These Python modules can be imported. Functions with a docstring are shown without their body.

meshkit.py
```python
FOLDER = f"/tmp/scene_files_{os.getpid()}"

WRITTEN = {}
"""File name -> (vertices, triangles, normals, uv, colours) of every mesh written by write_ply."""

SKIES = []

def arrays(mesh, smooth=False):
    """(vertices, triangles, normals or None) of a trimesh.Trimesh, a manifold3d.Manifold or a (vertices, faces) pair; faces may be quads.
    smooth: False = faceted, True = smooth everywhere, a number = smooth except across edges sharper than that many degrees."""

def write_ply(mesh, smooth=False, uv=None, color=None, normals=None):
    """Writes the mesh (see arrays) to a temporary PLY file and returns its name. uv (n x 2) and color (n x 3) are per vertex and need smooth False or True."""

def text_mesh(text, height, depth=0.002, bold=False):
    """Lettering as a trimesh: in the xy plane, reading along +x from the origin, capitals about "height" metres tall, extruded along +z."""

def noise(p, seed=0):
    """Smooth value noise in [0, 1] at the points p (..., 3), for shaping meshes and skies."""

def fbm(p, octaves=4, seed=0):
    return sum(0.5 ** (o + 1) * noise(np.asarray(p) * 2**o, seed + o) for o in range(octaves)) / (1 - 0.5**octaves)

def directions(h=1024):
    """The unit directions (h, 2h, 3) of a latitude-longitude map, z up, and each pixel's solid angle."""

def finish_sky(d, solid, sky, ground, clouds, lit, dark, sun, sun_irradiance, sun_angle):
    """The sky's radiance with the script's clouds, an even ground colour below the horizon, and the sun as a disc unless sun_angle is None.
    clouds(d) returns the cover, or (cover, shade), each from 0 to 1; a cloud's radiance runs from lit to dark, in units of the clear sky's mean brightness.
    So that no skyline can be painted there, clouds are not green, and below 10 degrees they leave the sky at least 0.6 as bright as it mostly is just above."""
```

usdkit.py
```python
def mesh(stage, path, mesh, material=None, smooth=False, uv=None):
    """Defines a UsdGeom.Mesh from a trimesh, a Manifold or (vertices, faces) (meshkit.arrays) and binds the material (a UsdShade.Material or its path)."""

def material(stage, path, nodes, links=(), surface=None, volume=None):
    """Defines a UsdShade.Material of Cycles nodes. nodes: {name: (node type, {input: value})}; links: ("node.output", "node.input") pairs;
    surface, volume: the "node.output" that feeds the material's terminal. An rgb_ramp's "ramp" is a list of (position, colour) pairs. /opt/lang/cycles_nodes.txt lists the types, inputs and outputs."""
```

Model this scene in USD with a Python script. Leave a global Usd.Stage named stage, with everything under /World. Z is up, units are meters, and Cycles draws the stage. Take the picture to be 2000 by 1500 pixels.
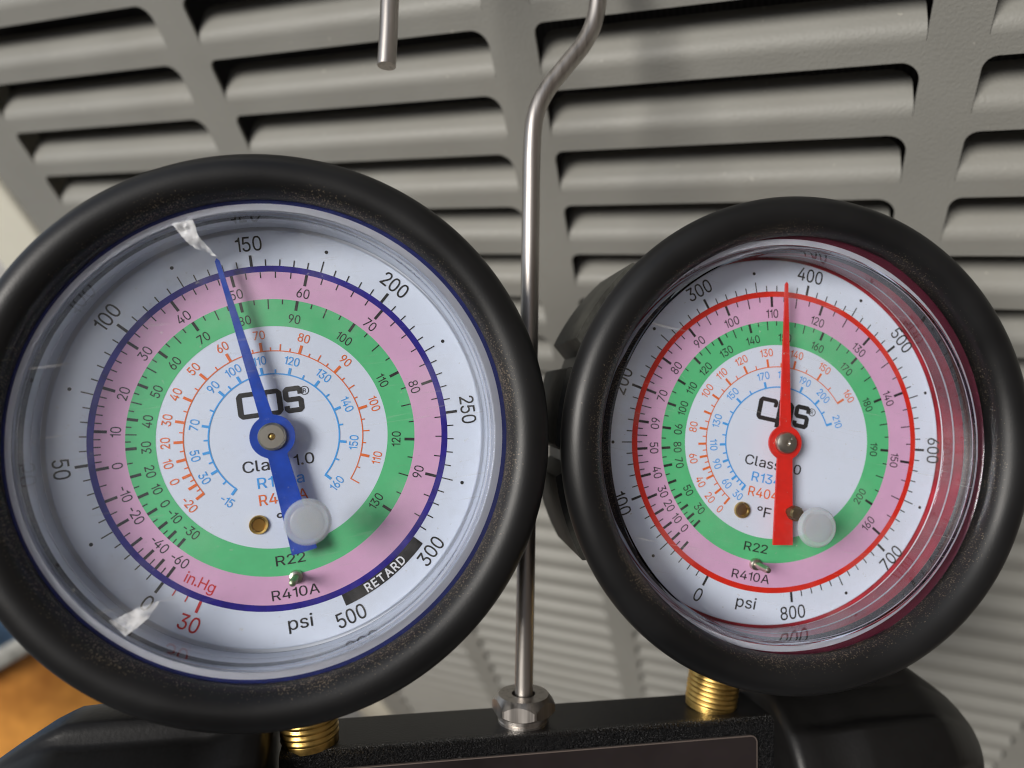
import math
import numpy as np, trimesh, usdkit, meshkit
from pxr import Usd, UsdGeom, UsdLux, UsdShade, Gf, Sdf, Vt
from shapely.geometry import Polygon, LineString, Point, box as sbox
from shapely import affinity, union_all
from scipy.interpolate import PchipInterpolator

stage = Usd.Stage.CreateInMemory()
UsdGeom.SetStageUpAxis(stage, UsdGeom.Tokens.z)
UsdGeom.SetStageMetersPerUnit(stage, 1.0)
world = UsdGeom.Xform.Define(stage, '/World')
stage.SetDefaultPrim(world.GetPrim())
L = '/World/Looks/'
rng = np.random.default_rng(7)
F, PW, PH = 1386.0, 2000.0, 1500.0
MM = 0.001

# ------------------------------------------------------------------ camera frame (x right, y down, z forward) -> world (x along panel, y into panel, z up)
def rodrigues(v):
    v = np.array(v, float); a = np.linalg.norm(v); k = v / a
    K = np.array([[0, -k[2], k[1]], [k[2], 0, -k[0]], [-k[1], k[0], 0]])
    return np.eye(3) + math.sin(a) * K + (1 - math.cos(a)) * K @ K
W = rodrigues((0.761, 0.364, -0.071))
PITCH = 16.5                                   # louvre pitch in mm
C0 = np.array([0.087, -0.543, 1.0]) * 10 * PITCH   # panel origin seen from the camera, mm
Z0 = 0.62                                      # its height above the ground, m
AX = np.stack([W[:, 0], W[:, 2], -W[:, 1]])    # rows: world axes in camera frame
def c2w(P):
    return (np.asarray(P, float) - C0) @ AX.T * MM + np.array([0, 0, Z0])
def dirw(d):
    return AX @ np.asarray(d, float)
def ray(px):
    return np.array([(px[0] - PW / 2) / F, (px[1] - PH / 2) / F, 1.0])
def ypr(yaw, pitch, roll):
    cy, sy, cp, sp, cr, sr = math.cos(yaw), math.sin(yaw), math.cos(pitch), math.sin(pitch), math.cos(roll), math.sin(roll)
    return np.array([[cy, 0, -sy], [0, 1, 0], [sy, 0, cy]]) @ np.array([[1, 0, 0], [0, cp, -sp], [0, sp, cp]]) @ np.array([[cr, -sr, 0], [sr, cr, 0], [0, 0, 1]])
FLIP = np.diag([1.0, -1.0, -1.0])              # local frames: x right, y up, z towards the viewer
def gfmat(Rcam, ccam):
    Rw = AX @ Rcam @ FLIP; t = c2w(ccam)
    m = np.eye(4); m[:3, :3] = Rw.T; m[3, :3] = t
    return Gf.Matrix4d(*m.ravel().tolist())

cam = UsdGeom.Camera.Define(stage, '/World/camera')
cam.AddTransformOp().Set(gfmat(np.eye(3), np.zeros(3)))
cam.CreateHorizontalApertureAttr(36.0); cam.CreateVerticalApertureAttr(27.0)
cam.CreateFocalLengthAttr(36.0 * F / PW)
cam.CreateClippingRangeAttr(Gf.Vec2f(0.01, 1000.0))
cam.CreateFStopAttr(11.5); cam.CreateFocusDistanceAttr(0.124)
cam.CreateExposureAttr(0.65)

# ------------------------------------------------------------------ light: bright hazy sky, broad soft sun high in front of the panel
SUN = np.array([-0.30, -0.58, 0.76]); SUN /= np.linalg.norm(SUN)
usdkit.material(stage, L + 'sky', {
    'sky': ('sky_texture', {'sky_type': 'single_scattering', 'sun_disc': False, 'sun_elevation': math.asin(SUN[2]), 'sun_rotation': math.atan2(SUN[0], SUN[1])}),
    'hz': ('hsv', {'saturation': 0.48}),
    'bg': ('background_shader', {'strength': 0.075})}, [('sky.color', 'hz.color'), ('hz.color', 'bg.color')], surface='bg.background')
dome = UsdLux.DomeLight.Define(stage, '/World/sky')
UsdShade.MaterialBindingAPI.Apply(dome.GetPrim()).Bind(UsdShade.Material.Get(stage, L + 'sky'))
dome.GetPrim().SetCustomDataByKey('kind', 'structure')
sun = UsdLux.DistantLight.Define(stage, '/World/sun')
sun.CreateIntensityAttr(0.5); sun.CreateAngleAttr(24.0); sun.CreateNormalizeAttr(True); sun.CreateColorAttr(Gf.Vec3f(1.0, 0.95, 0.88))
z = SUN; x = np.cross([0, 0, 1.0], z); x /= np.linalg.norm(x); y = np.cross(z, x)
m = np.eye(4); m[0, :3], m[1, :3], m[2, :3] = x, y, z
sun.AddTransformOp().Set(Gf.Matrix4d(*m.ravel().tolist()))

# ------------------------------------------------------------------ helpers
used = {}
def path(name, parent='/World'):
    parent = parent if isinstance(parent, str) else str(parent.GetPath())
    k = (parent, name); n = used.get(k, -1) + 1; used[k] = n
    return parent + '/' + (name if n == 0 else f'{name}_{n:03d}')
def obj(name, mesh, mat, parent='/World', smooth=35, scale=MM):
    v, f, n = meshkit.arrays(mesh, smooth)
    me = usdkit.mesh(stage, path(name, parent), (v * scale, f), L + mat)
    if n is not None:
        me.CreateNormalsAttr(Vt.Vec3fArray.FromNumpy(n.astype(np.float32))); me.SetNormalsInterpolation('vertex')
    me.CreateDoubleSidedAttr(True)
    return me.GetPrim()
def tag(p, label=None, cat=None, group=None, kind=None):
    for k, v in (('label', label), ('category', cat), ('group', group), ('kind', kind)):
        if v: p.SetCustomDataByKey(k, v)
    return p
def thing(name, label, cat, mat4=None, **kw):
    x = UsdGeom.Xform.Define(stage, path(name))
    if mat4 is not None: x.AddTransformOp().Set(mat4)
    return tag(x.GetPrim(), label, cat, **kw)
def join(*ms): return trimesh.util.concatenate([m for m in ms if m is not None])
def lathe(prof, n=128, closed=False):
    """profile (r, z) turned about z"""
    p = list(prof) + ([prof[0]] if closed else [])
    s = trimesh.creation.revolve(np.array(p, float), sections=n)
    if s.volume < 0: s.invert()
    return s
def ext(poly, z0, z1):
    gs = [g for g in getattr(poly, 'geoms', [poly]) if g.geom_type == 'Polygon' and g.area > 1e-7]
    m = join(*[trimesh.creation.extrude_polygon(g, z1 - z0, engine='earcut') for g in gs])
    m.apply_translation([0, 0, z0]); return m
def flat(poly, z0):
    """print: one thin sheet of ink on the face"""
    gs = [g for g in getattr(poly, 'geoms', [poly]) if g.geom_type == 'Polygon' and g.area > 1e-7]
    vs, fs, o = [], [], 0
    for g in gs:
        v, f = trimesh.creation.triangulate_polygon(g, engine='earcut')
        a, b, c = v[f[:, 0]], v[f[:, 1]], v[f[:, 2]]
        s = (b[:, 0] - a[:, 0]) * (c[:, 1] - a[:, 1]) - (b[:, 1] - a[:, 1]) * (c[:, 0] - a[:, 0])
        f = np.where((s < 0)[:, None], f[:, ::-1], f)
        vs.append(np.c_[v, np.full(len(v), z0)]); fs.append(f + o); o += len(v)
    return trimesh.Trimesh(np.vstack(vs), np.vstack(fs), process=False)
def pol(a, r):
    a = math.radians(a); return (r * math.sin(a), r * math.cos(a))
def tube(pts, r, n=24, cap=True):
    pts = np.array(pts, float); N = len(pts); rr = np.broadcast_to(r, N)
    t = np.gradient(pts, axis=0); t /= np.linalg.norm(t, axis=1)[:, None]
    u = np.cross(t[0], [0.3, 0.2, 0.9]); u /= np.linalg.norm(u); vs = []
    ang = np.arange(n) * 2 * np.pi / n
    for i in range(N):
        u = u - t[i] * (u @ t[i]); u /= np.linalg.norm(u); w = np.cross(t[i], u)
        vs.append(pts[i] + rr[i] * (np.cos(ang)[:, None] * u + np.sin(ang)[:, None] * w))
    v = np.vstack(vs); f = []
    for i in range(N - 1):
        for j in range(n):
            a, b = i * n + j, i * n + (j + 1) % n; f += [[a, b, b + n], [a, b + n, a + n]]
    if cap:
        v = np.vstack([v, pts[0], pts[-1]]); c0, c1 = len(v) - 2, len(v) - 1
        for j in range(n):
            f += [[c0, (j + 1) % n, j], [c1, (N - 1) * n + j, (N - 1) * n + (j + 1) % n]]
    return trimesh.Trimesh(v, f, process=False)
def catmull(P, k=10):
    P = np.array(P, float); Q = np.vstack([2 * P[0] - P[1], P, 2 * P[-1] - P[-2]]); out = []
    for i in range(1, len(Q) - 2):
        for s in np.arange(k) / k:
            a, b, c, d = Q[i - 1:i + 3]
            out.append(.5 * (2 * b + (c - a) * s + (2 * a - 5 * b + 4 * c - d) * s * s + (-a + 3 * b - 3 * c + d) * s ** 3))
    return np.array(out + [P[-1]])

# ------------------------------------------------------------------ materials
def mat(name, color, rough=0.5, metal=0.0, bump=None, var=0.0, vscale=40, spec=0.5, coat=0.0, rvar=0.0):
    nd = {'p': ('principled_bsdf', {'base_color': color, 'roughness': rough, 'metallic': metal, 'specular_ior_level': spec, 'coat_weight': coat})}
    lk = []
    if bump or var or rvar: nd['tc'] = ('texture_coordinate', {})
    if var or rvar:
        nd['vn'] = ('noise_texture', {'scale': vscale, 'detail': 5.0, 'roughness': 0.6}); lk.append(('tc.object', 'vn.vector'))
    if var:
        c = np.array(color)
        nd['vr'] = ('rgb_ramp', {'ramp': [(0.3, c * (1 - var)), (0.7, np.minimum(c * (1 + var), 1))]})
        lk += [('vn.fac', 'vr.fac'), ('vr.color', 'p.base_color')]
    if rvar:
        nd['rr'] = ('map_range', {'from_min': 0.3, 'from_max': 0.7, 'to_min': max(rough - rvar, 0.02), 'to_max': rough + rvar})
        lk += [('vn.fac', 'rr.value'), ('rr.result', 'p.roughness')]
    if bump:
        sc, st, d = bump
        nd['bn'] = ('noise_texture', {'scale': sc, 'detail': 3.0}); nd['b'] = ('bump', {'strength': st, 'distance': d})
        lk += [('tc.object', 'bn.vector'), ('bn.fac', 'b.height'), ('b.normal', 'p.normal')]
    return usdkit.material(stage, L + name, nd, lk, surface='p.BSDF')

def rubber(name, base):
    """black rubber with brown grit caught near the lens opening (within about 40 mm of the axis)"""
    nd = {'tc': ('texture_coordinate', {}), 'sx': ('separate_xyz', {}),
          'x2': ('math', {'math_type': 'multiply'}), 'y2': ('math', {'math_type': 'multiply'}), 's': ('math', {'math_type': 'add'}), 'r': ('math', {'math_type': 'sqrt'}),
          'near': ('map_range', {'from_min': 0.0384, 'from_max': 0.0412, 'to_min': 0.152, 'to_max': -0.06, 'clamp': True}),
          'gn': ('noise_texture', {'scale': 3600.0, 'detail': 2.0, 'roughness': 0.6}),
          'patch': ('noise_texture', {'scale': 60.0, 'detail': 2.0}), 'pm': ('map_range', {'from_min': 0.38, 'from_max': 0.62, 'to_min': -0.07, 'to_max': 0.03}),
          'a1': ('math', {'math_type': 'add'}), 'a2': ('math', {'math_type': 'add'}),
          'gt': ('map_range', {'from_min': 0.70, 'from_max': 0.76, 'clamp': True}),
          'fn': ('noise_texture', {'scale': 45.0, 'detail': 4.0}), 'fr': ('rgb_ramp', {'ramp': [(0.35, np.array(base) * 0.75), (0.7, np.array(base) * 1.5)]}),
          'mx': ('mix_color', {'b': (0.15, 0.118, 0.085)}),
          'rr': ('map_range', {'from_min': 0.3, 'from_max': 0.7, 'to_min': 0.33, 'to_max': 0.47}),
          'bn': ('noise_texture', {'scale': 3000.0, 'detail': 2.0}), 'b': ('bump', {'strength': 0.09, 'distance': 0.0002}),
          'p': ('principled_bsdf', {'specular_ior_level': 0.45})}
    lk = [('tc.object', 'sx.vector'), ('sx.x', 'x2.value1'), ('sx.x', 'x2.value2'), ('sx.y', 'y2.value1'), ('sx.y', 'y2.value2'), ('x2.value', 's.value1'), ('y2.value', 's.value2'), ('s.value', 'r.value1'),
          ('r.value', 'near.value'), ('tc.object', 'gn.vector'), ('tc.object', 'patch.vector'), ('patch.fac', 'pm.value'), ('gn.fac', 'a1.value1'), ('near.result', 'a1.value2'), ('a1.value', 'a2.value1'), ('pm.result', 'a2.value2'), ('a2.value', 'gt.value'),
          ('tc.object', 'fn.vector'), ('fn.fac', 'fr.fac'), ('fr.color', 'mx.a'), ('gt.result', 'mx.fac'), ('mx.result', 'p.base_color'), ('fn.fac', 'rr.value'), ('rr.result', 'p.roughness'),
          ('tc.object', 'bn.vector'), ('bn.fac', 'b.height'), ('b.normal', 'p.normal')]
    usdkit.material(stage, L + name, nd, lk, surface='p.BSDF')
rubber('rubber', (0.007, 0.0072, 0.0078))
mat('boot_skirt', (0.045, 0.045, 0.038), 0.6, bump=(1500, .35, .0003), var=.5, vscale=120)
mat('dial_white', (0.745, 0.80, 0.91), 0.42, var=.02, vscale=60)
mat('ink_black', (0.025, 0.024, 0.024), 0.5)
mat('ink_pink', (0.74, 0.42, 0.62), 0.45, var=.03, vscale=300)
mat('ink_green', (0.11, 0.56, 0.23), 0.45, var=.04, vscale=300)
mat('ink_ring_blue', (0.022, 0.012, 0.24), 0.4, var=.25, vscale=500)
mat('ink_ring_red', (0.72, 0.022, 0.008), 0.4, var=.12, vscale=500)
mat('ink_orange', (0.85, 0.17, 0.035), 0.5)
mat('ink_sky', (0.07, 0.38, 0.85), 0.5)
mat('ink_red', (0.62, 0.035, 0.035), 0.5)
mat('ink_white', (0.82, 0.82, 0.84), 0.5)
mat('needle_blue', (0.006, 0.055, 0.40), 0.32, var=.25, vscale=250, coat=.3)
mat('needle_red', (0.72, 0.02, 0.012), 0.32, var=.12, vscale=250, coat=.3)
mat('case_blue', (0.02, 0.06, 0.42), 0.35)
mat('case_pale', (0.78, 0.80, 0.84), 0.3)
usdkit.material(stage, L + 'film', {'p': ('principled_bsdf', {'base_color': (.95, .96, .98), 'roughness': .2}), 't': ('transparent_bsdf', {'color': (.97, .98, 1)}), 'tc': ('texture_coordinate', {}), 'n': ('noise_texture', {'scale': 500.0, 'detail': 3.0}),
    'r': ('map_range', {'from_min': .35, 'from_max': .6, 'to_min': .05, 'to_max': .75, 'clamp': True}), 'm': ('mix_closure', {})}, [('tc.object', 'n.vector'), ('n.fac', 'r.value'), ('r.result', 'm.fac'), ('t.BSDF', 'm.closure1'), ('p.BSDF', 'm.closure2')], surface='m.closure')  # patchy white standing in for sun glints on the lens
mat('gasket_pale', (0.74, 0.74, 0.79), 0.35)
mat('rim_blue', (0.012, 0.025, 0.20), 0.35)
mat('rim_red', (0.14, 0.015, 0.035), 0.35)  # both case rims coloured dark to carry the shade of the boot
mat('case_red', (0.42, 0.035, 0.05), 0.4, var=.45, vscale=90)
mat('nickel', (0.62, 0.57, 0.47), 0.3, 1.0, bump=(1800, .15, .0001))
mat('brass', (0.60, 0.395, 0.12), 0.36, 1.0, bump=(500, .3, .0003), var=.2, vscale=200, rvar=.12)
mat('brass_dark', (0.42, 0.22, 0.05), 0.35, 1.0)
mat('bronze', (0.22, 0.16, 0.08), 0.45, 1.0, bump=(900, .5, .0004))
mat('green_pin', (0.30, 0.36, 0.22), 0.4, 0.8)
mat('silicone', (0.80, 0.82, 0.86), 0.35)
usdkit.material(stage, L + 'silicone', {'p': ('principled_bsdf', {'base_color': (0.62, 0.63, 0.66), 'roughness': 0.3, 'subsurface_weight': 0.3, 'subsurface_scale': 0.001}),
    't': ('transparent_bsdf', {'color': (0.95, 0.96, 0.98)}), 'm': ('mix_closure', {'fac': 0.42})}, [('t.BSDF', 'm.closure1'), ('p.BSDF', 'm.closure2')], surface='m.closure')
usdkit.material(stage, L + 'steel', {'tc': ('texture_coordinate', {}), 'mp': ('mapping', {'scale': (900, 30, 900)}), 'n': ('noise_texture', {'scale': 1.0, 'detail': 4.0}),
    'r': ('map_range', {'from_min': .3, 'from_max': .7, 'to_min': .3, 'to_max': .46}), 'c': ('rgb_ramp', {'ramp': [(.3, (.45, .42, .39)), (.7, (.60, .565, .53))]}),
    'b': ('bump', {'strength': .25, 'distance': .0001}), 'p': ('principled_bsdf', {'metallic': 1.0})},
    [('tc.object', 'mp.vector'), ('mp.vector', 'n.vector'), ('n.fac', 'r.value'), ('r.result', 'p.roughness'), ('n.fac', 'c.fac'), ('c.color', 'p.base_color'), ('n.fac', 'b.height'), ('b.normal', 'p.normal')], surface='p.BSDF')
usdkit.material(stage, L + 'powder_black', {'tc': ('texture_coordinate', {}), 'sx': ('separate_xyz', {}), 'k': ('map_range', {'from_min': -.0085, 'from_max': -.0072, 'to_min': .12, 'to_max': 1.0, 'clamp': True}),
    'n': ('noise_texture', {'scale': 3000.0, 'detail': 2.0}), 'b': ('bump', {'distance': .0016}), 'p': ('principled_bsdf', {'base_color': (.009, .009, .010), 'roughness': .26})},
    [('tc.object', 'sx.vector'), ('sx.z', 'k.value'), ('k.result', 'b.strength'), ('tc.object', 'n.vector'), ('n.fac', 'b.height'), ('b.normal', 'p.normal')], surface='p.BSDF')
mat('black_smooth', (0.008, 0.008, 0.009), 0.42, bump=(900, .12, .0002))
mat('plate', (0.020, 0.015, 0.0155), 0.42, var=.3, vscale=40, rvar=.08)
mat('plate_edge', (0.15, 0.12, 0.105), 0.5)
mat('knob', (0.0065, 0.0062, 0.0062), 0.42, spec=.32, bump=(1200, .15, .0002), var=.4, vscale=60)
def lens(name, tint, haze):
    nd = {'tc': ('texture_coordinate', {}), 'n': ('noise_texture', {'scale': 900.0, 'detail': 3.0, 'roughness': .7}), 'nt': ('map_range', {'from_min': .685, 'from_max': .74, 'to_max': .35, 'clamp': True}),
          's': ('noise_texture', {'scale': 70.0, 'detail': 5.0, 'roughness': .65}), 'st': ('map_range', {'from_min': .52, 'from_max': .78, 'to_max': haze, 'clamp': True}), 'ad': ('math', {'math_type': 'add', 'use_clamp': True}),
          'mp': ('mapping', {'rotation': (0, 0, .9), 'scale': (60, 2600, 60)}), 'sc': ('noise_texture', {'scale': 1.0, 'detail': 2.0, 'distortion': .6}), 'sct': ('map_range', {'from_min': .70, 'from_max': .76, 'to_max': .22, 'clamp': True}), 'ad2': ('math', {'math_type': 'add', 'use_clamp': True}),
          'fr': ('fresnel', {'IOR': 1.42}), 'ge': ('geometry', {}), 'inv': ('math', {'math_type': 'subtract', 'value1': 1.0}), 'ff': ('math', {'math_type': 'multiply'}), 't': ('transparent_bsdf', {'color': tint}), 'g': ('glossy_bsdf', {'color': (1, 1, 1), 'roughness': .03}), 'd': ('diffuse_bsdf', {'color': (.55, .53, .50)}),
          'm': ('mix_closure', {}), 'm2': ('mix_closure', {})}
    usdkit.material(stage, L + name, nd, [('tc.object', 'n.vector'), ('n.fac', 'nt.value'), ('tc.object', 's.vector'), ('s.fac', 'st.value'), ('nt.result', 'ad.value1'), ('st.result', 'ad.value2'),
        ('ge.backfacing', 'inv.value2'), ('inv.value', 'ff.value1'), ('fr.fac', 'ff.value2'), ('ff.value', 'm.fac'), ('t.BSDF', 'm.closure1'), ('g.BSDF', 'm.closure2'), ('tc.object', 'mp.vector'), ('mp.vector', 'sc.vector'), ('sc.fac', 'sct.value'), ('sct.result', 'ad2.value1'), ('ad.value', 'ad2.value2'), ('ad2.value', 'm2.fac'), ('m.closure', 'm2.closure1'), ('d.BSDF', 'm2.closure2')], surface='m2.closure')
usdkit.material(stage, L + 'rim_clear', {'g': ('glass_bsdf', {'color': (.96, .97, .99), 'roughness': .02, 'IOR': 1.36})}, [], surface='g.BSDF')
lens('lens_clear', (.97, .98, .995), .085)
# painted sheet steel of the condenser
usdkit.material(stage, L + 'paint_grey', {'tc': ('texture_coordinate', {}), 'v': ('noise_texture', {'scale': 30.0, 'detail': 5.0}), 'vr': ('rgb_ramp', {'ramp': [(.3, (.262, .260, .238)), (.7, (.292, .290, .266))]}),
    'd': ('noise_texture', {'scale': 640.0, 'detail': 2.0}), 'dt': ('map_range', {'from_min': .71, 'from_max': .76, 'to_max': .5, 'clamp': True}), 'mx': ('mix_color', {'b': (.52, .50, .44)}),
    'g': ('noise_texture', {'scale': 9.0, 'detail': 6.0, 'roughness': .7}), 'gt': ('map_range', {'from_min': .5, 'from_max': .75, 'to_max': .35, 'clamp': True}), 'mg': ('mix_color', {'b': (.24, .225, .19)}),
    'bn': ('noise_texture', {'scale': 1400.0, 'detail': 3.0}), 'b': ('bump', {'strength': .42, 'distance': .0003}), 'rr': ('map_range', {'from_min': .3, 'from_max': .7, 'to_min': .44, 'to_max': .56}), 'p': ('principled_bsdf', {'specular_ior_level': .36})},
    [('tc.object', 'v.vector'), ('v.fac', 'vr.fac'), ('tc.object', 'd.vector'), ('d.fac', 'dt.value'), ('tc.object', 'g.vector'), ('g.fac', 'gt.value'), ('vr.color', 'mg.a'), ('gt.result', 'mg.fac'), ('mg.result', 'mx.a'), ('dt.result', 'mx.fac'), ('mx.result', 'p.base_color'),
     ('tc.object', 'bn.vector'), ('bn.fac', 'b.height'), ('b.normal', 'p.normal'), ('v.fac', 'rr.value'), ('rr.result', 'p.roughness')], surface='p.BSDF')
mat('paint_cream', (0.80, 0.78, 0.66), 0.42, bump=(1500, .2, .0002), var=.05, vscale=30)
mat('inside_dark', (0.012, 0.011, 0.011), 0.7)
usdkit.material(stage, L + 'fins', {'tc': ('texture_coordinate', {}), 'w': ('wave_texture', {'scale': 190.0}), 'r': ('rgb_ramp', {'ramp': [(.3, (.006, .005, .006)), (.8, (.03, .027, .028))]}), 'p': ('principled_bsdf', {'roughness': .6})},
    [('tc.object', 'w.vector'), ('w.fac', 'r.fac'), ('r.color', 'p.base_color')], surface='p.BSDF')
mat('concrete', (0.42, 0.40, 0.36), 0.85, bump=(60, .4, .004), var=.2, vscale=6)
mat('added_wall', (0.17, 0.14, 0.12), 0.9, bump=(80, .5, .003), var=.2, vscale=4)
mat('denim', (0.20, 0.36, 0.62), 0.85, bump=(700, .6, .001), var=.45, vscale=35)
mat('denim_hem', (0.46, 0.46, 0.43), 0.85, bump=(500, .7, .001), var=.4, vscale=90)
mat('leg_skin', (0.86, 0.27, 0.06), 0.18, var=.7, vscale=20, bump=(300, .2, .001))

# ------------------------------------------------------------------ lettering
FONT, GLYPH = {}, {}
def glyph(ch, bold):
    """outline of one character, caps 10 units tall; the figure one has no foot"""
    if ch == '1' and not bold:
        return Polygon([(3.95, 0), (3.95, 10), (2.95, 10), (2.3, 8.7), (.2, 7.9), (.2, 6.9), (2.65, 7.0), (2.65, 0)])
    if (ch, bold) not in GLYPH:
        m = meshkit.text_mesh(ch, 10.0, 1.0, bold)
        top = m.vertices[:, 2] > .5
        tri = m.faces[top[m.faces].all(1)]
        GLYPH[ch, bold] = union_all([Polygon(m.vertices[t][:, :2]).buffer(0.02) for t in tri]).buffer(0.04).simplify(.04)
    return GLYPH[ch, bold]
def text(s, h, bold=False, sx=0.86):
    """polygon of a text, centred, caps h mm tall"""
    k = (s, bold)
    if k not in FONT:
        x, out = 0.0, []
        for ch in s:
            if ch == ' ': x += 3.2; continue
            g = glyph(ch, bold); b = g.bounds
            out.append(affinity.translate(g, x - b[0], 0)); x += b[2] - b[0] + 1.45
        FONT[k] = union_all(out)
    p = FONT[k]; x0, _, x1, _ = p.bounds
    p = affinity.translate(p, -(x0 + x1) / 2, -5.0)
    return affinity.scale(p, h / 10 * sx, h / 10, origin=(0, 0))
def place(p, a, r, flip=False):
    p = affinity.rotate(p, 180 if flip else 0, origin=(0, 0))
    p = affinity.rotate(affinity.translate(p, 0, r), -a, origin=(0, 0))
    return p
def ticks(angs, r0, r1, w):
    return [affinity.rotate(sbox(-w / 2, r0, w / 2, r1), -a, origin=(0, 0)) for a in angs]
def ring(r0, r1, n=96): return Point(0, 0).buffer(r1, n).difference(Point(0, 0).buffer(r0, n))
def arc(r, a0, a1, w):
    return LineString([pol(a, r) for a in np.linspace(a0, a1, 90)]).buffer(w / 2, cap_style=2)
def logo():
    """three rounded block letters, the stem of the second dropping below the line"""
    def stroke(pts, w): return LineString(pts).buffer(w / 2, cap_style=2, join_style=1, quad_segs=6)
    c = union_all([stroke([(-1.9, 2.0), (-4.6, 2.0), (-4.9, 1.7), (-4.9, -1.35), (-4.6, -1.65), (-.9, -1.65)], .8), sbox(-5.35, -1.4, -4.45, 1.75)])
    c = c.union(sbox(-2.2, .85, -1.4, 2.4).intersection(Point(-2.3, 1.5).buffer(.95)))
    p = union_all([sbox(-1.3, -2.9, -.4, 2.4), stroke([(-.9, 2.0), (1.2, 2.0), (1.55, 1.65), (1.55, -1.3), (1.2, -1.65), (-.4, -1.65)], .8), sbox(1.1, -1.4, 2.0, 1.75)])
    s = stroke([(5.0, 1.0), (5.0, 1.7), (4.7, 2.0), (2.9, 2.0), (2.6, 1.7), (2.6, .5), (2.9, .2), (4.7, .2), (5.0, -.1), (5.0, -1.35), (4.7, -1.65), (2.9, -1.65), (2.6, -1.35), (2.6, -.8)], .85)
    s = s.union(sbox(2.2, .3, 3.05, 1.8)).union(sbox(4.55, -1.4, 5.4, 0))
    return [c, p, s]

LOWER = dict(
    psi=dict(maj=[0, 50, 100, 150, 200, 250, 300], lab=[50, 100, 150, 200, 250, 300], a0=-135.75, a1=135.75, v1=300, step=5, mid=25),
    pink={-60: -135.7, -50: -131.1, -40: -126.2, -30: -120.2, -20: -112.2, -10: -103.3, 0: -92.4, 10: -79.7, 20: -65.0, 30: -48.0, 40: -28.5, 50: -7.1, 60: 18.3, 70: 47.3, 80: 78.3, 90: 113.1, 94: 128.3},
    pinklab=[-60, -40, -20, -10, 0, 10, 20, 30, 40, 50, 60, 70, 80, 90],
    green={-30: -131.8, -20: -126.8, -10: -121.4, 0: -114.2, 10: -106.5, 20: -97.8, 30: -86.5, 40: -74.4, 50: -59.9, 60: -44.5, 70: -26.9, 80: -6.5, 90: 16.6, 100: 42.1, 110: 70.0, 120: 100.0, 130: 132.1},
    greenlab=[-30, -10, 0, 10, 20, 30, 40, 50, 60, 70, 80, 90, 100, 110, 120, 130],
    orange={-20: -121.6, -10: -114.3, 0: -106.8, 10: -96.5, 20: -85.1, 30: -72.5, 40: -57.7, 50: -41.0, 60: -21.8, 70: -1.1, 80: 23.4, 90: 49.9, 100: 79.6, 110: 111.1, 115: 128.5},
    orangelab=[-20, 0, 10, 20, 30, 40, 50, 60, 70, 80, 90, 100, 110],
    blue={-15: -136.8, 8: -125.7, 30: -113.4, 40: -104.8, 50: -95.7, 60: -85.0, 70: -73.0, 80: -58.7, 90: -42.1, 95: -33.9, 100: -23.7, 105: -13.8, 110: -3.6, 115: 7.9, 120: 19.8, 125: 32.4, 130: 45.4, 135: 59.3, 140: 73.6, 145: 88.2, 150: 103.3, 155: 119.6, 160: 136.6},
    bluelab=[-15, 30, 50, 70, 90, 100, 110, 120, 130, 140, 150, 160])
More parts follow.
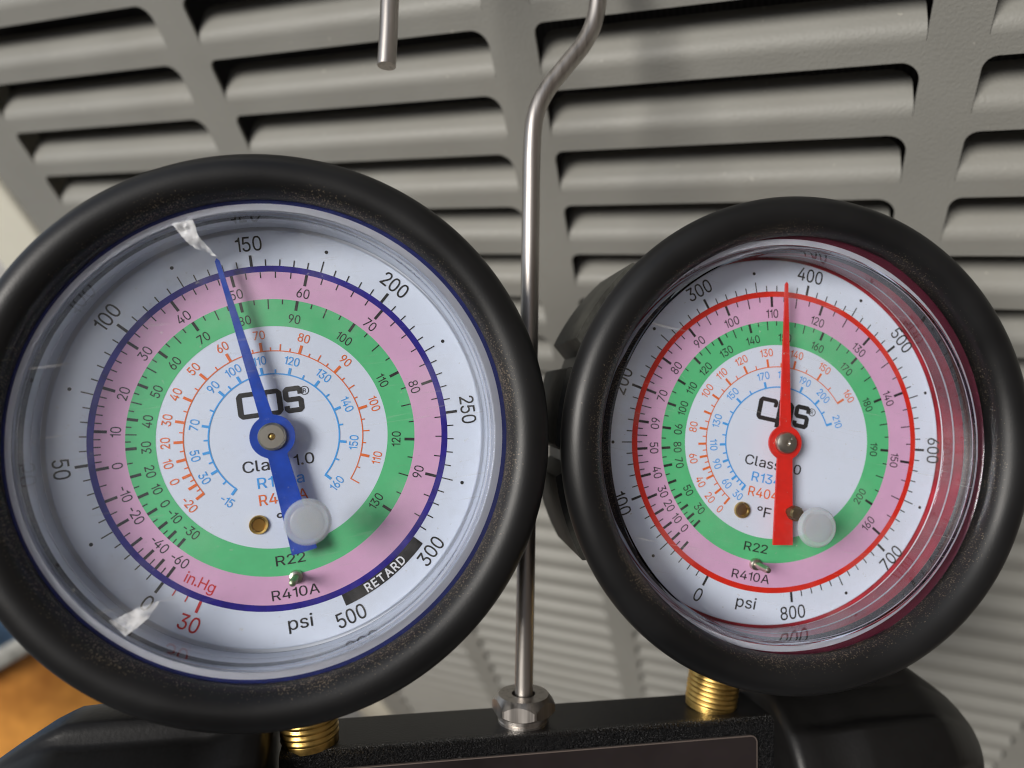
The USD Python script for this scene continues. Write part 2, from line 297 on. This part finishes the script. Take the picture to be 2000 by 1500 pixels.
UPPER = dict(
    psi=dict(maj=list(range(0, 801, 100)), lab=list(range(0, 801, 100)), a0=-162.75, a1=162.8, v1=800, step=10, mid=50),
    pink={-10: -148.0, 0: -142.7, 10: -137.1, 20: -130.6, 30: -123.8, 40: -115.0, 50: -104.3, 60: -93.6, 70: -81.1, 80: -67.3, 90: -51.6, 100: -34.0, 110: -14.4, 120: 7.6, 130: 31.5, 140: 58.1, 150: 86.8, 160: 118.6},
    pinklab=list(range(0, 161, 10)),
    green={20: -145.2, 30: -140.4, 40: -135.0, 50: -128.7, 60: -121.2, 70: -113.0, 80: -104.5, 90: -94.9, 100: -83.3, 110: -71.4, 120: -58.3, 130: -43.0, 140: -26.3, 150: -7.6, 160: 12.3, 170: 33.4, 180: 57.1, 190: 82.6, 200: 110.2},
    greenlab=[30, 50, 70, 80, 90, 100, 110, 120, 130, 140, 150, 160, 170, 180, 190, 200],
    orange={0: -149.2, 10: -144.0, 20: -139.4, 30: -134.2, 40: -127.6, 45: -124.3, 50: -120.8, 55: -116.6, 60: -112.1, 65: -107.7, 70: -103.0, 75: -97.6, 80: -92.1, 85: -86.5, 90: -80.3, 95: -74.2, 100: -67.5, 105: -60.4, 110: -53.0, 115: -45.8, 120: -37.3, 125: -29.0, 130: -19.5, 135: -9.3, 140: 1.4, 145: 11.7, 150: 22.5, 155: 34.4, 160: 47.1},
    orangelab=[0, 20, 40, 60, 80, 100, 110, 120, 130, 140, 150, 160],
    blue={30: -153.1, 40: -148.5, 50: -144.2, 60: -139.2, 70: -133.0, 80: -127.2, 90: -120.5, 100: -112.8, 110: -104.1, 120: -94.7, 130: -83.7, 140: -70.6, 150: -56.9, 160: -42.2, 170: -25.0, 180: -6.0, 190: 13.9, 200: 35.0, 205: 47.3, 210: 60.7},
    bluelab=[30, 60, 90, 110, 130, 150, 170, 180, 190, 200, 210])

def build_dial(g, S, low, off):
    dial = obj('dial', lathe([(0, 0), (34.8, 0), (35.1, -.2), (35.1, -.8), (0, -.8)], 160).apply_translation(off), 'dial_white', g)
    e = 0.03
    obj('green_band', flat(ring(18.65, 23.27), e), 'ink_green', dial, False)
    obj('pink_band', flat(ring(23.27, 27.95), e), 'ink_pink', dial, False)
    obj('scale_ring', flat(ring(27.95, 29.0), e), 'ink_ring_blue' if low else 'ink_ring_red', dial, False)
    z = 2 * e
    def nums(name, vals, fa, r, h, m, unfl=(), fl=(), sx=.86):
        for v in vals:
            a = fa(v); flip = (a < -90 or a > 93)
            if v in unfl: flip = False
            if v in fl: flip = True
            obj(name, flat(place(text(str(v).replace('-', '-'), h, sx=sx), a, r, flip), z), m, dial, False)
    def marks(name, polys, m): obj(name, flat(union_all(polys), z), m, dial, False)
    # pressure scale
    q = S['psi']; fa = lambda v: q['a0'] + (q['a1'] - q['a0']) * v / q['v1']
    allv = np.arange(0, q['v1'] + 1, q['step'])
    t = ticks([fa(v) for v in allv if v % q['mid']], 29.0, 30.1, .2) + ticks([fa(v) for v in allv if v % q['mid'] == 0 and v not in q['maj']], 29.0, 30.95, .2) + ticks([fa(v) for v in q['maj']], 29.0, 30.95, .46)
    t += [Point(pol(fa(v), 32.65)).buffer(.3) for v in allv if v % q['mid'] == 0 and v not in q['maj']]
    marks('pressure_tick_marks', t, 'ink_black')
    nums('pressure_numeral', q['lab'] + ([0] if low else []), fa, 32.9, 2.5, 'ink_black', unfl=(250,), sx=.84)
    # outer temperature scale on pink
    pf = PchipInterpolator(list(S['pink']), list(S['pink'].values()))
    v0, v1 = min(S['pink']), max(S['pink'])
    if low:
        mn = [v for v in range(-55, 0, 10)] + [v for v in range(0, 95, 2)]
        mj = [v for v in range(-60, 91, 10)]
        t = ticks([pf(v) for v in mn if v % 10], 26.9, 27.97, .2)
    else:
        mj = list(range(-10, 161, 10)); mn = [v for v in range(-5, 40, 10)]
        t = ticks([pf(v) for v in mn], 27.0, 27.97, .2) + ticks([pf(v) for v in range(45, 160, 10)], 26.05, 27.97, .2) + ticks([pf(v) for v in np.arange(42.5, 160, 5)], 27.0, 27.97, .2)
    marks('pink_scale_tick_marks', t + ticks([pf(v) for v in mj], 26.0, 27.97, .48), 'ink_black')
    nums('pink_scale_numeral', S['pinklab'], pf, 24.72, 1.62, 'ink_black')
    gf = PchipInterpolator(list(S['green']), list(S['green'].values()))
    mj = list(range(min(S['green']), max(S['green']) + 1, 10)); brk = 30 if low else 120
    t = ticks([gf(v) for v in mj], 21.55, 23.25, .48) + ticks([gf(v) for v in np.arange(mj[0] + 5, brk, 10)], 22.4, 23.25, .2)
    t += ticks([gf(v) for v in np.arange(brk + 5, mj[-1], 10)], 21.55, 23.25, .2) + ticks([gf(v) for v in np.arange(brk + 2.5, mj[-1], 5)], 22.4, 23.25, .2)
    marks('green_scale_tick_marks', t, 'ink_black')
    nums('green_scale_numeral', S['greenlab'], gf, 20.12, 1.5, 'ink_black')
    of = PchipInterpolator(list(S['orange']), list(S['orange'].values()))
    oa = list(S['orange'].values())
    t = [arc(14.45, oa[0], oa[-1], .17)]
    if low:
        t += ticks([of(v) for v in range(-20, 111, 10)], 14.4, 15.95, .46) + ticks([of(v) for v in range(-15, 70, 10)], 14.4, 15.1, .2) + ticks([of(v) for v in range(75, 111, 10)], 14.4, 15.6, .2)
        t += ticks([of(v) for v in np.arange(67.5, 114, 5)], 14.4, 15.05, .2) + ticks([of(115)], 14.4, 16.1, .2)
    else:
        t += ticks([of(v) for v in [0, 20] + list(range(40, 161, 10))], 14.4, 16.0, .42) + ticks([of(v) for v in [10, 30] + list(range(45, 160, 10))], 14.4, 15.2, .2)
    marks('orange_scale_tick_marks', t, 'ink_orange')
    nums('orange_scale_numeral', S['orangelab'], of, 17.25, 1.45, 'ink_orange', unfl=(80,) if not low else ())
    bf = PchipInterpolator(list(S['blue']), list(S['blue'].values()))
    ba = list(S['blue'].values()); t = [arc(10.55, ba[0], ba[-1], .24)]
    if low: mj = [-15, 30, 50, 70, 90, 100, 110, 120, 130, 140, 150, 160]
    else: mj = [30, 60, 90, 110, 130, 150, 170, 180, 190, 200, 210]
    t += ticks([bf(v) for v in mj], 10.5, 11.75, .44) + ticks([bf(v) for v in S['blue'] if v not in mj], 10.5, 11.3, .27)
    marks('blue_scale_tick_marks', t, 'ink_sky')
    nums('blue_scale_numeral', S['bluelab'], bf, 12.95, 1.42, 'ink_sky')
    # words
    def word(name, s, x, y, h, m, wid, bold=False):
        p = text(s, h, bold, 1.0); b = p.bounds
        p = affinity.scale(p, wid / (b[2] - b[0]), 1, origin=(0, 0))
        obj(name, flat(affinity.translate(p, x, y), z), m, dial, False)
    word('class_lettering', 'Class 1.0', 0, -4.45, 1.85, 'ink_black', 11.6)
    word('blue_scale_lettering', 'R134a', 0, -7.4, 1.8, 'ink_sky', 7.6)
    word('orange_scale_lettering', 'R404A', 0.05, -10.25, 1.8, 'ink_orange', 7.9)
    word('unit_lettering', '°F', 0, -13.75, 1.9, 'ink_black', 2.9)
    word('green_scale_lettering', 'R22', -.2, -20.65, 1.65, 'ink_black', 4.8)
    word('pink_scale_lettering', 'R410A', -.1, -26.2, 1.65, 'ink_black', 7.7)
    word('pressure_lettering', 'psi', 0, -31.2, 2.1, 'ink_black', 4.0)
    lg = [affinity.translate(p, 0, 5.55) for p in logo()]
    obj('logo', flat(union_all(lg), z), 'ink_black', dial, False)
    rm = union_all([affinity.translate(ring(.62, .75, 16), 5.75, 7.0), affinity.translate(text('R', .75), 5.75, 7.0)])
    obj('registered_mark', flat(rm, z), 'ink_black', dial, False)
    if low:
        obj('vacuum_tick_marks', flat(union_all(ticks([-149.0], 29.0, 30.95, .46) + ticks([-140.4, -144.6], 29.0, 30.0, .22)), z), 'ink_red', dial, False)
        obj('vacuum_numeral', flat(place(text('30', 2.5), -148.5, 32.85, True), z), 'ink_red', dial, False)
        obj('vacuum_lettering', flat(place(text('in.Hg', 1.75, sx=.95), -146.2, 26.25, True), z), 'ink_red', dial, False)
        blk = [pol(a, 29.0) for a in np.linspace(135.5, 165.7, 30)] + [pol(a, 31.0) for a in np.linspace(165.7, 135.5, 30)]
        obj('retard_band', flat(Polygon(blk), z), 'ink_black', dial, False)
        ws = [text(c, 1.45, True, .92) for c in 'RETARD']; wd = [w.bounds[2] - w.bounds[0] + .3 for w in ws]
        s = -sum(wd) / 2; out = []
        for w, d in zip(ws, wd):
            out.append(place(w, 150.4 - math.degrees((s + d / 2) / 30.0), 30.0, True)); s += d
        obj('retard_lettering', flat(union_all(out), z + e), 'ink_white', dial, False)
        obj('pressure_numeral', flat(place(text('500', 2.5, sx=.84), 165.5, 32.9, True), z), 'ink_black', dial, False)
    return dial

def build_gauge(label, M, S, low, tipa, taila, stem_lean):
    g = thing('pressure_gauge', label, 'pressure gauge', M)
    # boot and lens sit a little off the centre of the scale
    bs = 0.1 if low else 1.2
    q = math.radians(-7.98 if low else 12.3)
    off = np.array([0, 0, 0.]) if low else -1.15 * np.array([math.cos(q), math.sin(q), 0])
    # rubber boot: thick round bead in front, sleeve behind with moulded lugs
    t = np.linspace(-0.62 * np.pi, 1.02 * np.pi, 34); bead = [(41.7 + 3.6 * math.cos(a), 7.4 + 3.6 * math.sin(a)) for a in t]
    prof = [(30, -21), (40.5, -21), (42.2, -19.5), (42.4, 0)] + bead[2:] + [(38.15, 6.2), (38.2, 5.0)]
    boot = obj('rubber_boot', lathe(prof, 200).apply_translation([bs * math.cos(q), bs * math.sin(q), 0]), 'rubber', g)
    for a0, a1, r in ((-78, -52, 44.2), (-104, -82, 43.6), (-132, -108, 44.0), (150, 170, 44), (60, 80, 44)):
        P = Polygon([pol(a, 41) for a in np.linspace(a0, a1, 14)] + [pol(a, r) for a in np.linspace(a1 - 2, a0 + 2, 14)])
        obj('boot_lug', ext(P.buffer(.4), -19, 2.5), 'boot_skirt', boot, 40)
    obj('case', lathe([(0, -18), (35.5, -18), (36.4, -17), (37.4, 0), (37.4, 6.0), (36.2, 6.0), (36.1, -.9), (0, -1.2)], 160).apply_translation(off), 'case_pale' if low else 'case_red', g)
    obj('case_rim', lathe([(37.45, 6.2), (39.3, 6.2), (39.3, 5.7), (37.45, 5.7)], 160, True).apply_translation(off), 'rim_blue' if low else 'rim_red', g)
    obj('gasket', lathe([(36.25, 6.02), (37.44, 6.02), (37.44, 6.22), (36.25, 6.22)], 160, True).apply_translation(off), 'gasket_pale', g)
    build_dial(g, S, low, off)
    # clear lens: flat raised window, rounded step, flange gripped by the boot
    lz = obj('lens', lathe([(0, 10.2), (34.8, 10.2), (34.8, 8.9), (0, 8.9)], 192).apply_translation(off), 'lens_clear', g, 50)
    obj('lens_rim', lathe([(34.82, 10.2), (35.2, 10.05), (35.5, 9.6), (35.6, 9.0), (35.9, 8.45), (36.4, 8.2), (39.2, 7.0), (39.2, 6.3), (36.05, 6.25), (35.7, 1.1), (35.3, 1.1), (34.95, 8.0), (34.82, 8.9)], 192, True).apply_translation(off), 'rim_clear', lz, 30)
    if low:   # sun glints at the window edge, painted as thin white flakes
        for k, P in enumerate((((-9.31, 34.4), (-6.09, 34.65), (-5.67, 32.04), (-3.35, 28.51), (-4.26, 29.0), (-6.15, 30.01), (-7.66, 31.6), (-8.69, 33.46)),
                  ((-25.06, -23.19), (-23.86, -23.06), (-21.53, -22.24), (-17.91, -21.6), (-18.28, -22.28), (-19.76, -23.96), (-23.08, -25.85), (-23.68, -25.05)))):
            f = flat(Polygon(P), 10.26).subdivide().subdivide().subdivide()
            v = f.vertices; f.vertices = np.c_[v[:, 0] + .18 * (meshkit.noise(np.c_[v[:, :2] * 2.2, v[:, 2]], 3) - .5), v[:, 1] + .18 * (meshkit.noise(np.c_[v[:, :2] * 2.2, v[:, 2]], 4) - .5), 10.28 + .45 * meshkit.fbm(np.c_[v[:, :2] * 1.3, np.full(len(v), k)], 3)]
            obj('painted_glint', f, 'film', lz, True)
    obj('lens_rib', trimesh.creation.torus(35.98, .16, major_sections=160, minor_sections=8).apply_translation([0, 0, 3.6]).apply_translation(off), 'gasket_pale', lz, True)
    obj('lens_rib', trimesh.creation.torus(35.55, .14, major_sections=160, minor_sections=8).apply_translation([0, 0, .75]).apply_translation(off), 'gasket_pale', lz, True)
    # needle
    cm = 'needle_blue' if low else 'needle_red'
    def along(a, pts):
        return affinity.rotate(Polygon(pts), -a, origin=(0, 0))
    if low:
        up = along(tipa, [(-1.15, 0), (-.42, 26), (-.38, 30.2), (0, 30.7), (.38, 30.2), (.42, 26), (1.15, 0)])
        dn = along(taila, [(-1.45, 0), (-2.05, 19.6), (2.05, 19.6), (1.45, 0)]); hr = 3.6
    else:
        up = along(tipa, [(-1.2, 0), (-.3, 28), (-.27, 30.0), (0, 30.4), (.27, 30.0), (.3, 28), (1.2, 0)])
        dn = along(taila, [(-1.4, 0), (-1.95, 19.2), (1.95, 19.2), (1.4, 0)]); hr = 3.25
    nd = up.union(dn).union(Point(0, 0).buffer(hr, 24)).buffer(.35).buffer(-.35)
    ndl = obj('needle', ext(nd, 2.5, 2.95), cm, g, False)
    cap = [(0, 3.2), (.45, 3.25), (.6, 3.75), (1.9, 3.75), (2.25, 3.4), (2.3, 2.9), (0, 2.9)] if low else [(0, 3.6), (.35, 3.8), (.5, 4.0), (1.3, 3.95), (1.9, 3.65), (2.15, 3.1), (2.15, 2.9), (0, 2.9)]
    obj('needle_cap', lathe(cap, 48), 'nickel', ndl)
    obj('pivot_pin', lathe([(0, 3.55), (.4, 3.4), (.45, 3.1), (0, 3.1)], 20), 'brass', ndl)
    obj('spindle', lathe([(0, 2.5), (1.1, 2.5), (1.1, .05), (0, .05)], 24), 'nickel', ndl)
    # screw in the face, stop pin, vent plug, zero adjuster
    sx_, sy_ = pol(-162.6, 14.85)
    sc = obj('dial_screw', lathe([(0, .15), (.9, .15), (1.15, .45), (1.45, .5), (1.55, .35), (1.6, .05), (0, .05)], 40).apply_translation([sx_, sy_, 0]), 'brass', g)
    obj('screw_bore', lathe([(0, .2), (1.0, .24), (1.0, .16), (0, .16)], 24).apply_translation([sx_, sy_, 0]), 'brass_dark', sc)
    px_, py_ = pol(179.3, 23.75)
    pin = obj('stop_pin', lathe([(0, .9), (.7, .9), (1.05, .7), (1.2, .05), (0, .05)], 32).apply_translation([px_, py_, 0]), 'nickel', g)
    obj('pin_shaft', tube([(px_, py_, .3), (px_, py_, 4.6), (px_, py_, 5.2), (px_, py_, 5.35)], [.62, .62, .5, .2], 20), 'green_pin' if low else 'nickel', pin)
    vx, vy = 4.55, -13.85
    vp = obj('vent_plug', lathe([(0, 11.3), (1.2, 11.35), (2.3, 11.3), (2.7, 11.45), (3.2, 11.4), (3.55, 11.0), (3.6, 10.6), (3.2, 10.35), (0, 10.35)], 48).apply_translation([vx, vy, 0]), 'silicone', g)
    obj('plug_centre', lathe([(0, 11.55), (1.4, 11.6), (2.35, 11.5), (2.55, 11.4), (0, 11.37)], 40).apply_translation([vx, vy, 0]), 'silicone', vp)
    obj('plug_stem', lathe([(0, 8.6), (1.9, 8.6), (1.6, 7.2), (0, 7.0)], 32).apply_translation([vx, vy, 0]), 'silicone', vp)
    if not low:
        b = lathe([(0, 6.2), (1.1, 6.2), (1.4, 5.8), (1.4, 4.6), (.7, 4.2), (.7, .05), (0, .05)], 12).apply_translation([3.3, -12.5, 0])
        obj('zero_adjuster', b, 'bronze', g, 20)
    # threaded brass stem
    st = [(0, 38)]; y0, y1 = 44, 55.5
    prof = [(3, 36), (6.6, 36), (6.6, 45.5), (5.1, 46.5), (4.9, 47.2)]
    y = 47.4
    while y < 55.4: prof += [(5.2, y), (5.22, y + .35), (5.0, y + .6), (5.05, y + .75)]; y += 1.0
    prof += [(5.0, 56.2), (3, 56.2)]
    s = lathe(prof, 64); v = s.vertices.copy(); s.vertices = np.c_[v[:, 0], -v[:, 2], v[:, 1]]
    s.invert() if s.volume < 0 else None
    s.apply_translation([0, 0, -12.5]); s.apply_transform(trimesh.transformations.rotation_matrix(math.radians(stem_lean), [0, 0, 1]))
    obj('threaded_stem', s, 'brass', g, 50)
    return g

RL, CL = ypr(.184, -.058, math.radians(-7.98)), np.array([-39.863, 8.795, 119.327])
RR, CR = ypr(.137, -.015, math.radians(12.30)), np.array([51.131, 11.13, 136.64])

# ------------------------------------------------------------------ setting: ground
grd = ext(sbox(-60000, -60000, 60000, 60000), -40, 0)
tag(obj('ground', grd, 'concrete', smooth=False), 'pale sunlit concrete around the condenser unit', None, kind='structure')

# added wall, out of view: blocks low sky light in front and right
gw = join(ext(sbox(-3000, -1370, 480, -1250), -20, 1480), ext(sbox(480.5, -1370, 600, 700), -20, 2300))
tag(obj('added_shade_wall', gw, 'added_wall', smooth=False), 'added brown wall out of view behind the camera, blocking low sky light', 'wall')

# ------------------------------------------------------------------ condenser cabinet with pressed louvres
COLS = [(-12.61, -7.45), (-6.71, -1.404), (-.657, 4.539), (5.227, 10.05), (10.77, 16.0)]
ROWS = range(-5, 31); BAR = .26
LEFT, RIGHT, TOPR, BOTR = -13.98, 19.0, -8.0, 36.5
def T(zrow): return -zrow * PITCH          # row (down) -> local height in mm
unit = thing('condenser_unit', 'grey louvred sheet metal side of an outdoor condenser unit with cream corner post', 'air conditioner',
             Gf.Matrix4d(1, 0, 0, 0, 0, 1, 0, 0, 0, 0, 1, 0, 0, 0, Z0, 1))
def opening(c0, c1, k):
    x0, x1, zt, zb = c0 * PITCH, c1 * PITCH, T(k + BAR), T(k + 1)
    rl, rr = 2.6, 4.6
    p = [(x0, zb), (x1, zb)] + [(x1 - rr + rr * math.cos(a), zt - rr + rr * math.sin(a)) for a in np.linspace(0, np.pi / 2, 9)] + [(x0 + rl - rl * math.sin(a), zt - rl + rl * math.cos(a)) for a in np.linspace(0, np.pi / 2, 7)]
    return Polygon(p), (x0, x1, zt, zb, rl, rr)
holes, flaps = [], []
for c0, c1 in COLS:
    for k in ROWS:
        p, f = opening(c0, c1, k); holes.append(p); flaps.append(f)
sheet = Polygon([(LEFT * PITCH, T(BOTR)), (RIGHT * PITCH, T(BOTR)), (RIGHT * PITCH, T(TOPR)), (LEFT * PITCH, T(TOPR))], [list(h.exterior.coords)[::-1] for h in holes])
m = ext(sheet, 0, .9); v = m.vertices.copy(); m.vertices = np.c_[v[:, 0], .9 - v[:, 2] if False else v[:, 2], v[:, 1]]
m.invert()
obj('louvre_panel', m, 'paint_grey', unit, 30)
def flap(x0, x1, zt, zb, rl, rr):
    """the tongue cut from an opening, folded inwards along its lower edge"""
    H = zt - zb; RAD, ANG = 4.3, math.radians(60)
    s = np.r_[np.linspace(0, RAD * ANG, 9), np.linspace(RAD * ANG, H, 14)[1:]]
    a = np.minimum(s, RAD * ANG) / RAD; e = np.maximum(s - RAD * ANG, 0)
    yy = RAD * (1 - np.cos(a)) + e * math.sin(ANG); zz = RAD * np.sin(a) + e * math.cos(ANG)
    nx = np.c_[np.zeros_like(a), np.cos(a), -np.sin(a)]      # inward (back) normal
    def inset(r):
        d = np.maximum(s - (H - r), 0); return r - np.sqrt(np.maximum(r * r - d * d, 0))
    A, B = x0 + .12 + inset(rl), x1 - .1 - .4 * np.clip((s - 1.5) / 6, 0, 1) - inset(rr)
    vs, fs = [], []
    n = len(s)
    for off in (0, .9):
        for X in (A, B):
            vs.append(np.c_[X, yy, zb + zz] + off * nx)
    v = np.vstack(vs)
    q = lambda i, j: i * n + j
    for j in range(n - 1):
        fs += [[q(0, j), q(1, j), q(1, j + 1)], [q(0, j), q(1, j + 1), q(0, j + 1)], [q(2, j), q(3, j + 1), q(3, j)], [q(2, j), q(2, j + 1), q(3, j + 1)]]
        fs += [[q(0, j), q(0, j + 1), q(2, j + 1)], [q(0, j), q(2, j + 1), q(2, j)], [q(1, j), q(3, j), q(3, j + 1)], [q(1, j), q(3, j + 1), q(1, j + 1)]]
    j = n - 1; fs += [[q(0, j), q(1, j), q(3, j)], [q(0, j), q(3, j), q(2, j)]]
    return trimesh.Trimesh(v, fs, process=False)
for f in flaps: obj('louvre', flap(*f), 'paint_grey', unit, 40)
# corner post left of a thin seam, top, right side, fins inside
def slab(x0, x1, y0, y1, z0, z1, ch=0):
    P = sbox(x0, y0, x1, y1)
    if ch: P = P.buffer(-ch).buffer(ch, quad_segs=5)
    return ext(P, z0, z1)
obj('corner_post', slab(-16.40 * PITCH, LEFT * PITCH - 1.0, -.6, 320, T(BOTR), T(TOPR), 4), 'paint_cream', unit)
obj('side_panel', slab(RIGHT * PITCH + .3, RIGHT * PITCH + 8, 0, 320, T(BOTR), T(TOPR), 2), 'paint_grey', unit)
obj('top_cover', slab(-16.6 * PITCH, RIGHT * PITCH + 10, -4, 324, T(TOPR) + .2, T(TOPR) + 22, 4), 'paint_cream', unit)
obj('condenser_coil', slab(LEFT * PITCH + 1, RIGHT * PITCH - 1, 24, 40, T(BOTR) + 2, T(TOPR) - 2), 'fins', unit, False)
obj('base_pan', slab(-16.5 * PITCH, RIGHT * PITCH + 9, -2, 322, T(BOTR) - 14, T(BOTR) - .2, 4), 'paint_cream', unit)

# ------------------------------------------------------------------ gauges
build_gauge('larger nearer gauge with blue needle and blue scale ring, left of the steel hook rod', gfmat(RL, CL), LOWER, True, -9.2, 172.6, -2.9)
build_gauge('gauge with red needle and red scale ring, right of the steel hook rod', gfmat(RR, CR), UPPER, False, -11.2, 169.6, 3.5)

# ------------------------------------------------------------------ manifold
CS = (CL + CR) / 2; RS = ypr(math.atan2(CR[2] - CL[2], CR[0] - CL[0]), -.035, math.radians(1.0))
MS = gfmat(RS, CS)
def at(px, zl):
    """photo pixel -> point of the manifold's own frame on its plane z = zl"""
    Rf = RS @ FLIP; d = ray(px); n = Rf[:, 2]; c = CS + n * zl
    return Rf.T @ (d * (n @ c) / (n @ d) - CS)
man = thing('gauge_manifold', 'black manifold bar carrying both gauges, with side knobs and a bent steel hook', 'gauge manifold', MS)
yt = -55.3
xl, xr = at((548, 1440), -8)[0], at((1475, 1400), -8)[0] + 4
P = sbox(-20.5, yt - 26, -6.2, yt)                         # cross-section (z, y)
P = P.buffer(-1.0).buffer(1.0, quad_segs=4)
m = ext(P, 0, xr - xl); v = m.vertices.copy(); m.vertices = np.c_[xl + v[:, 2], v[:, 1], v[:, 0]]
if m.volume < 0: m.invert()
body = obj('manifold_body', m, 'powder_black', man, 40)
# smooth machined strip along the top, and the front plate with rounded corner
pa = at((575, 1497), -6); pb = at((1478, 1444), -6)
plx0, plx1 = xl + 2.5, pb[0]; ply = (pa[1] + pb[1]) / 2
pl = sbox(plx0, yt - 24, plx1, ply).buffer(-1.4).buffer(1.4, quad_segs=6)
plate = obj('front_plate', ext(pl.buffer(-.18), -6.15, -5.75), 'plate', man, 30)
obj('plate_edge', ext(pl.difference(pl.buffer(-.18)), -6.15, -5.72), 'plate_edge', plate, 30)
# hook
zr = -13.0
hp = [at(p, zr) for p in ((1022, 1400), (1024, 1300), (1029, 1000), (1033, 700), (1037, 400), (1039, 290), (1046, 225), (1068, 176), (1104, 130), (1140, 85), (1161, 40), (1169, -20), (1166, -120), (1110, -235), (970, -300), (830, -240), (772, -120), (762, -10), (759, 60), (755, 129))]
hk = obj('hook', tube(catmull(hp, 8), 1.8, 28), 'steel', man, 40)
bx, bz = hp[0][0], zr
def turned(prof, n=64):
    s = lathe(prof, n); v = s.vertices.copy(); s.vertices = np.c_[v[:, 0], v[:, 2], v[:, 1]]
    if s.volume < 0: s.invert()
    s.apply_translation([bx, 0, bz]); return s
import manifold3d as m3
hexa = m3.Manifold.cylinder(4.6, 5.9 / math.cos(math.pi / 6) * .93, circular_segments=6)
cone = m3.Manifold.revolve(m3.CrossSection([[(0, 0), (5.2, 0), (6.2, .8), (6.2, 2.1), (4.9, 3.7), (0, 3.7)]]), 64)
hx = (hexa ^ cone) - m3.Manifold.cylinder(3, 2.3, circular_segments=32).translate((0, 0, 1.9))
mm = hx.to_mesh(); hm = trimesh.Trimesh(mm.vert_properties[:, :3], mm.tri_verts, process=False)
hm.apply_transform(trimesh.transformations.rotation_matrix(math.radians(30 + 10), [0, 0, 1]))
v = hm.vertices.copy(); hm.vertices = np.c_[v[:, 0], v[:, 2], -v[:, 1]]
hm.apply_translation([bx, yt + 1.5, bz])
nut = obj('hook_nut', hm, 'steel', man, 25)
obj('nut_collar', turned([(0, yt), (4.9, yt), (4.9, yt + .4), (4.7, yt + .6), (5.0, yt + .8), (5.0, yt + 1.5), (0, yt + 1.5)]), 'steel', nut, 30)
# side knobs: fluted barrel with rounded shoulder and cone towards the outside
def knob(x0, sgn, yc, zc, R, phase, Lb=34, square=False):
    n, xs = 144, [0, .8, 2.0, 5, 8, 11, 13.5, 15, 20, 25, Lb - 3, Lb, Lb + 1.5, Lb + 4, Lb + 9, Lb + 13, Lb + 16, Lb + 17]
    rs = [.74, .80, .835, .86, .88, .93, .97, .985, 1, 1, 1, .99, .96, .90, .74, .60, .45, .30]
    fl = [0, 0, .1, .4, .8, 1, 1, 1, 1, 1, 1, .9, .7, .5, .25, .1, 0, 0]
    if square: rs[:8] = [.84, .91, .955, .98, .985, .99, .995, 1]; fl[:8] = [0, 0, 0, .35, .75, 1, 1, 1]
    th = np.arange(n) * 2 * np.pi / n + phase
    w = np.cos(6 * th); w = np.clip(w * 3.2, -1, 1)
    v = []
    for x, r, f in zip(xs, rs, fl):
        rad = R * r * (1 - .15 * f * (1 - w) / 2)
        v.append(np.c_[np.full(n, x0 + sgn * x), yc + rad * np.cos(th), zc + rad * np.sin(th)])
    v = np.vstack(v + [[[x0, yc, zc]], [[x0 + sgn * (xs[-1] + .3), yc, zc]]]); f = []
    for i in range(len(xs) - 1):
        for j in range(n):
            a, b = i * n + j, i * n + (j + 1) % n; f += [[a, b, b + n], [a, b + n, a + n]]
    c0, c1 = len(v) - 2, len(v) - 1; o = (len(xs) - 1) * n
    for j in range(n): f += [[c0, (j + 1) % n, j], [c1, o + j, o + (j + 1) % n]]
    m = trimesh.Trimesh(v, f, process=False)
    if m.volume < 0: m.invert()
    return m
k1 = obj('valve_knob', knob(xl - 1.4, -1, yt - 13.6, -14, 20.3, .3, 34, True), 'knob', man, 40)
k2 = obj('valve_knob', knob(xr - 1.0, 1, yt - 13, -14, 21.0, .1, 31), 'knob', man, 40)

# ------------------------------------------------------------------ person's leg standing beyond the unit's corner
def depth(px, zc): return c2w(ray(px) * zc)
hem = depth((52, 1248), 480.0)
down = AX @ np.array([.45, .9, .12]); foot = hem + down * ((.05 - hem[2]) / down[2])
ax_ = (hem - foot) / np.linalg.norm(hem - foot); Ln = np.linalg.norm(hem - foot)
per = thing('person', 'blurred leg in blue denim with pale hem, orange-brown below, behind the left knob', 'person')
def legpts(ts): return [foot + ax_ * Ln * t for t in ts]
ts = np.linspace(0, 1.12, 14); rad = np.interp(ts, [0, .15, .5, .8, 1.0, 1.12], [.040, .038, .055, .060, .055, .055])
leg = tube(legpts(ts), rad, 40)
ftd = np.array([.75, -.66, 0]); ftp = [foot - ftd * .05 + [0, 0, -.005], foot, foot + ftd * .06 + [0, 0, -.008], foot + ftd * .12 + [0, 0, -.018], foot + ftd * .165 + [0, 0, -.025], foot + ftd * .18 + [0, 0, -.028]]
ft = tube(ftp, [.03, .042, .040, .032, .024, .01], 32)
skin = obj('leg', join(leg, ft), 'leg_skin', per, True, 1.0)
obj('denim_leg', tube(legpts(np.linspace(1.035, 1.9, 8)), np.linspace(.063, .08, 8), 48), 'denim', skin, True, 1.0)
obj('denim_hem', tube(legpts([.995, 1.0, 1.02, 1.034]), [.063, .0655, .0655, .064], 48), 'denim_hem', skin, True, 1.0)
